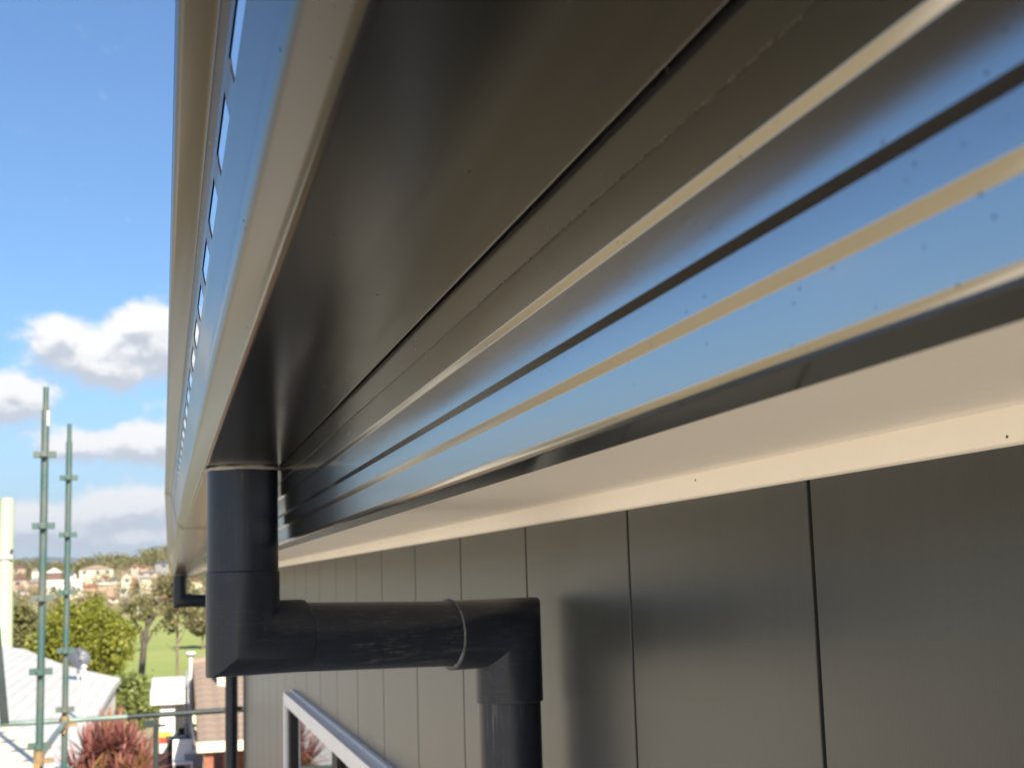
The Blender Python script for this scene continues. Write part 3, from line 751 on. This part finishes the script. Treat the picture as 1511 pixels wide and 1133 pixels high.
tree('leafy_tree', 'darker olive tree left of the scaffold standards beside the power pole', -55, 66, 900, 1010, 80, 'leaf_olive', 'bark', 260, 80, .24, 12)
tree('leafy_tree', 'pale grey green gum tree standing tall near the gutter end', 226, 300, 846, 925, 95, 'leaf_grey', 'bark', 60, 45, .22, 13, .3)
tree('feathery_shrub', 'light green feathery shrub between white roof and white shed', 160, 228, 996, 1075, 47, 'leaf_fresh', 'bark', 150, 100, .11, 14, .2, 'shrubs by the neighbouring houses', cat='shrub')
tree('garden_shrub', 'dark green rounded shrub in the shade beside the tiled house', 262, 292, 1068, 1112, 33.4, 'leaf_dark', 'bark_dark', 60, 40, .10, 16, .2, 'shrubs by the neighbouring houses', cat='shrub')
tree('leafy_tree', 'brown tinged tree at the park edge right of the bare tree', 268, 330, 905, 935, 150, 'leaf_grey', 'bark', 110, 50, .35, 17)
# bare dark tree leaning on the lawn
b0 = at(207, 985, 105); zb = zT(b0.x, 105)
bt = thing('bare_tree', 'dark leaning tree with thin foliage against the bright lawn', 'tree', (b0.x, 105, zb), 'trees between the houses and the park')
g = MB(); p1 = at(212, 955, 105); p2 = at(217, 925, 105); p3 = at(222, 900, 105)
g.tube([(b0.x, 105, zb-.2), p1, p2, p3], [.26, .22, .17, .07], 9)
for a, b, r in ((p1, at(196, 915, 105), .2), (p2, at(232, 905, 105), .16), (p2, at(205, 896, 105), .14), (p3, at(228, 888, 105), .09), (p1, at(226, 930, 105), .12)):
    g.tube([a, a.lerp(b, .5)+Vector((.2, 0, .3)), b], [r, r*.7, r*.3], 7)
g.build('trunk', 'bark_dark', bt, smooth=50)
g = MB(); cc = at(214, 905, 105); crown(g, tuple(cc), 1.6, 1.5, 1.3, 30, 26, .24, 21, .2); g.build('crown', 'leaf_olive', bt, recalc=False)

# red cordyline: strap leaves fanning from several heads
ct = at(163, 1100, 20.5)
co = thing('cordyline', 'spiky red leaved cordyline in front of the white roof', 'plant', (ct.x, 20.5, zT(ct.x, 20.5)))
heads = [(-.30, .0, -.16), (-.06, -.1, -.05), (.24, .05, -.15), (-.08, .15, -.36), (.12, -.2, -.44), (-.44, -.1, -.42), (.42, -.1, -.42), (.08, .1, -.02), (-.2, -.2, -.55), (.30, -.2, -.58)]
g = MB(); rnd = random.Random(4)
for hx, hy, hz in heads:
    g.tube([(ct.x+hx*.3, 20.5, zT(ct.x, 20.5)-.1), (ct.x+hx*.7, 20.5+hy*.6, -4.0), (ct.x+hx, 20.5+hy, ct.z+hz-.05)], [.07, .05, .035], 8)
g.build('stem', 'bark', co, smooth=50)
gr, gg = MB(), MB()
for hx, hy, hz in heads:
    for k in range(95):
        a = rnd.uniform(0, 2*pi); el = rnd.uniform(-.35, 1.45); L = rnd.uniform(.42, .66)
        d = Vector((cos(a)*cos(el), sin(a)*cos(el), sin(el))); sd = d.cross(Vector((0,0,1))).normalized() if abs(d.z) < .98 else Vector((1,0,0))
        p = Vector((ct.x+hx, 20.5+hy, ct.z+hz)); w = rnd.uniform(.014, .024); droop = rnd.uniform(.05, .22)*(1-max(0, el)/1.6)
        tgt = gg if (el < -.05 and rnd.random() < .65) or rnd.random() < .10 else gr
        i = len(tgt.v)
        for s_, ww in ((0, .5), (.35, 1), (.7, .8), (1, .05)):
            q = p + d*L*s_ + Vector((0,0,-droop*L*s_*s_)); tgt.v += [tuple(q-sd*w*ww), tuple(q+sd*w*ww)]
        for s_ in range(3): tgt.f.append((i+2*s_, i+2*s_+1, i+2*s_+3, i+2*s_+2))
gr.build('crown', 'leaf_red', co, recalc=False); gg.build('dry_leaves', 'leaf_gold', co, recalc=False)

# ------------------------------------------------------------------ hillside suburb
RC = {'white': (0.80, 0.78, 0.72), 'cream': (0.76, 0.68, 0.52), 'salmon': (0.58, 0.36, 0.25), 'orange': (0.62, 0.40, 0.20), 'pink': (0.62, 0.46, 0.38), 'tan': (0.48, 0.36, 0.26),
      'brown': (0.20, 0.12, 0.09), 'grey': (0.30, 0.30, 0.31), 'terracotta': (0.34, 0.17, 0.11), 'slate': (0.12, 0.12, 0.13)}
for k, v in RC.items(): mat('far_'+k, tuple(c*.68 for c in v), .75, var=.06, vscale=.4)
FAR = [  # px0, px1, y top, y bottom, distance, wall, roof, kind, label
 (67, 123, 856, 882, 300, 'white', 'white', 'flat', 'long white flat roofed building on the hillside behind the standards'),
 (66, 92, 838, 858, 360, 'brown', 'white', 'hip', 'dark brown house with white roof above the long white building'),
 (14, 42, 848, 868, 340, 'pink', 'brown', 'hip', 'pinkish house on the slope between power pole and first standard'),
 (40, 62, 852, 872, 330, 'tan', 'grey', 'hip', 'tan house with grey roof left of the first standard'),
 (116, 168, 834, 850, 390, 'cream', 'tan', 'hip', 'wide cream house with tan roof highest on the slope'),
 (121, 144, 862, 892, 275, 'salmon', 'terracotta', 'flat', 'tall salmon coloured block right of the white building'),
 (122, 136, 846, 863, 305, 'cream', 'cream', 'gable', 'small cream gabled house above the salmon block'),
 (143, 176, 860, 876, 300, 'tan', 'white', 'flat', 'tan house with thin white flat roof'),
 (176, 190, 862, 878, 298, 'white', 'cream', 'hip', 'small white cottage right of the flat roofed tan house'),
 (178, 196, 848, 862, 330, 'cream', 'cream', 'hip', 'cream house with pale hipped roof in mid slope'),
 (190, 206, 854, 880, 310, 'orange', 'terracotta', 'gable', 'orange rendered gabled house on the slope'),
 (205, 224, 850, 876, 305, 'cream', 'grey', 'flat', 'tall cream block on the slope near the gutter end'),
 (193, 206, 832, 842, 400, 'pink', 'terracotta', 'hip', 'small pink house high among the trees'),
 (206, 218, 832, 842, 405, 'orange', 'brown', 'gable', 'small orange house high among the trees'),
 (226, 246, 858, 874, 320, 'pink', 'brown', 'hip', 'pink house with brown roof beside the gutter end'),
 (200, 232, 842, 850, 365, 'pink', 'grey', 'hip', 'low grey roofed house behind the cream block'),
 (228, 250, 826, 840, 430, 'grey', 'slate', 'hip', 'grey house with slate roof near the wooded crest'),
 (142, 158, 888, 895, 250, 'white', 'white', 'gable', 'low white clubhouse just above the lime green tree'),
 (142, 154, 897, 906, 225, 'cream', 'white', 'flat', 'little white hut at the edge of the lawn'),
 (196, 214, 895, 904, 228, 'white', 'cream', 'hip', 'long low white pavilion at the far edge of the lawn'),
 (218, 230, 888, 903, 232, 'cream', 'pink', 'hip', 'cream pavilion with pink roof at the far edge of the lawn'),
 (15, 38, 834, 846, 430, 'tan', 'brown', 'hip', 'brown roofed house among trees near the left skyline'),
 (96, 112, 862, 890, 290, 'cream', 'grey', 'gable', 'cream gabled house seen just right of the second standard'),
 (22, 37, 863, 877, 308, 'white', 'terracotta', 'gable', 'small white gabled house with red roof beside the power pole'),
 (46, 58, 838, 849, 400, 'cream', 'grey', 'hip', 'tiny cream house under the left skyline woods'),
 (99, 113, 842, 853, 380, 'white', 'slate', 'gable', 'small white house with dark roof just right of the second standard'),
 (148, 161, 848, 857, 352, 'pink', 'terracotta', 'hip', 'little pink house with red roof above the tan flat roofed house'),
 (163, 174, 849, 859, 345, 'white', 'grey', 'gable', 'little white gabled house between pink and cream houses'),
 (178, 190, 837, 846, 396, 'tan', 'brown', 'hip', 'tan cottage with brown roof high on the slope'),
 (217, 227, 836, 847, 392, 'white', 'terracotta', 'gable', 'tiny white house with red gable roof high on the right'),
 (234, 248, 845, 857, 352, 'orange', 'grey', 'hip', 'orange house with grey hipped roof close to the gutter end'),
 (158, 175, 879, 889, 264, 'cream', 'terracotta', 'hip', 'low cream house with red roof above the lime tree top'),
 (178, 192, 882, 892, 257, 'white', 'slate', 'gable', 'white gabled house with dark roof near the lawn edge'),
 (204, 221, 879, 889, 260, 'pink', 'brown', 'hip', 'low pink house with brown roof near the lawn edge'),
 (232, 249, 878, 891, 252, 'tan', 'terracotta', 'hip', 'tan house with red roof behind the gum tree'),
 (262, 300, 850, 872, 310, 'cream', 'terracotta', 'hip', 'cream house seen between gutter end and foreground pipe'),
]
for (x0, x1, t0, b0, Y, wc, rc, kind, lab) in FAR:
    a, b = at(x0, t0, Y), at(x1, b0, Y); zg = min(zT(a.x, Y), zT(b.x, Y))-.3; H = a.z-b.z
    ht = thing('far_house', lab, 'house', ((a.x+b.x)/2, Y, zg), 'houses on the hillside')
    dep = min(9, (b.x-a.x)*1.1); rh = H*(.36 if kind != 'flat' else .14); ze = a.z-rh; ov = .35
    MB().box(a.x+.2, b.x-.2, Y, Y+dep, min(zg, b.z), ze).build('wall', 'far_'+wc, ht)
    X0, X1, Ya, Yb = a.x, b.x, Y-ov, Y+dep+ov; g = MB(); ym = (Ya+Yb)/2; hl = min((X1-X0), (Yb-Ya))/2
    if kind == 'flat': g.box(X0, X1, Ya, Yb, ze+.002, a.z)
    else:
        e = hl*.9 if kind == 'hip' else 0
        if kind == 'gable':
            xm = (X0+X1)/2
            g.v += [(X0,Ya,ze),(X1,Ya,ze),(X1,Yb,ze),(X0,Yb,ze),(xm,Ya,a.z),(xm,Yb,a.z)]; g.f += [(0,4,5,3),(1,2,5,4),(0,1,4),(2,3,5),(3,2,1,0)]
        else:
            g.v += [(X0,Ya,ze),(X1,Ya,ze),(X1,Yb,ze),(X0,Yb,ze),(X0+e,ym,a.z),(X1-e,ym,a.z)]; g.f += [(0,1,5,4),(2,3,4,5),(1,2,5),(3,0,4),(3,2,1,0)]
    g.build('roof', 'far_'+rc, ht)
    nw = max(1, int((b.x-a.x)/2.6)); ns = 2 if (ze-b.z) > 4.2 else 1
    for s_ in range(ns):
        zl = b.z+(ze-b.z)*(s_+.38)/ns; wh = min(1.3, (ze-b.z)/ns*.42)
        for k in range(nw):
            if random.random() < .3: continue
            xc = a.x+.2+(b.x-a.x-.4)*(k+random.uniform(.35, .65))/nw; ww = random.uniform(.35, .75)
            MB().box(xc-ww, xc+ww, Y-.05, Y+.02, zl, zl+wh).build('window', 'dark_glass', ht)

# woods on the hillside and along the crest
rnd = random.Random(31)
g = MB(); gl = MB(); gf = MB()
def blob(gm, x, y, r, h, nleaf, ls):
    z = zT(x, y); gm_i = 0
    for _ in range(nleaf):
        q = Vector((rnd.gauss(0,1), rnd.gauss(0,1), rnd.gauss(0,1))).normalized()*rnd.uniform(.45, 1)
        q *= 1+.3*noise.noise(Vector((q.x*2+x, q.y*2+y, q.z*2)))
        leaf(gm, Vector((x+q.x*r, y+q.y*r, z+h*.55+q.z*h*.5)), ls*rnd.uniform(.6, 1.5), rnd)
for k in range(520):
    y = rnd.uniform(440, 590); x = rnd.uniform(-.19, .14)*y
    if rnd.random() < .25: y = rnd.uniform(245, 440); x = rnd.uniform(-.17, .10)*y
    u = x/y
    if y < 440:   # keep the houses in view
        px = 240+u*2000
        ok = True
        for (x0, x1, t0, b0, Y, *_r) in FAR:
            if x0-6 < px < x1+6 and y < Y+8 and y > Y-70: ok = False
        if not ok: continue
    h = rnd.uniform(3, 7) if y > 440 else rnd.uniform(3, 6); hf = 1.0
    if -.085 < u < -.045: h *= .75
    if u > -.03: h *= 1.15
    blob(g if rnd.random() < .6 else gl, x, y, h*.55, h, 240 if y > 440 else 320, .62 if y > 440 else .45)
for k in range(150):       # garden trees between and in front of the houses
    y = rnd.uniform(245, 420); x = rnd.uniform(-.13, .05)*y; h = rnd.uniform(1.8, 4.2)
    blob(g if rnd.random() < .45 else gl, x, y, h*.6, h, 130, .30)
tag(g.build('hill_woods', 'leaf_olive', recalc=False), 'olive bushland covering the hill behind the houses', 'woods', kind='stuff')
tag(gl.build('hill_woods', 'leaf_grey', recalc=False), 'paler dry bushland scattered between the hillside houses', 'woods', kind='stuff')
# hedge line of scrub below the houses, above the lawn
for k in range(70):
    y = rnd.uniform(222, 246); x = rnd.uniform(-.12, .06)*y
    blob(gf, x, y, rnd.uniform(1.0, 1.8), rnd.uniform(1.0, 2.0), 200, .26)
tag(gf.build('scrub', 'leaf_grey', recalc=False), 'brownish scrub along the far edge of the park lawn', 'scrub', kind='stuff')

# ------------------------------------------------------------------ haze
hz = bpy.data.materials.new('haze_air'); hz.use_nodes = True; hz.node_tree.nodes.clear()
ht = NT(hz.node_tree); pv = ht.n('ShaderNodeVolumePrincipled', Color=(0.80, 0.88, 1.0, 1), Density=1.2e-4); pv.inputs['Anisotropy'].default_value = .2
mo = ht.n('ShaderNodeOutputMaterial'); hz.node_tree.links.new(pv.outputs[0], mo.inputs['Volume']); MATS['haze'] = hz
tag(MB().box(-9100, 9100, -9100, 9100, -30, 330).build('haze', 'haze'), 'thin pale blue air over the whole valley', 'haze', kind='stuff')
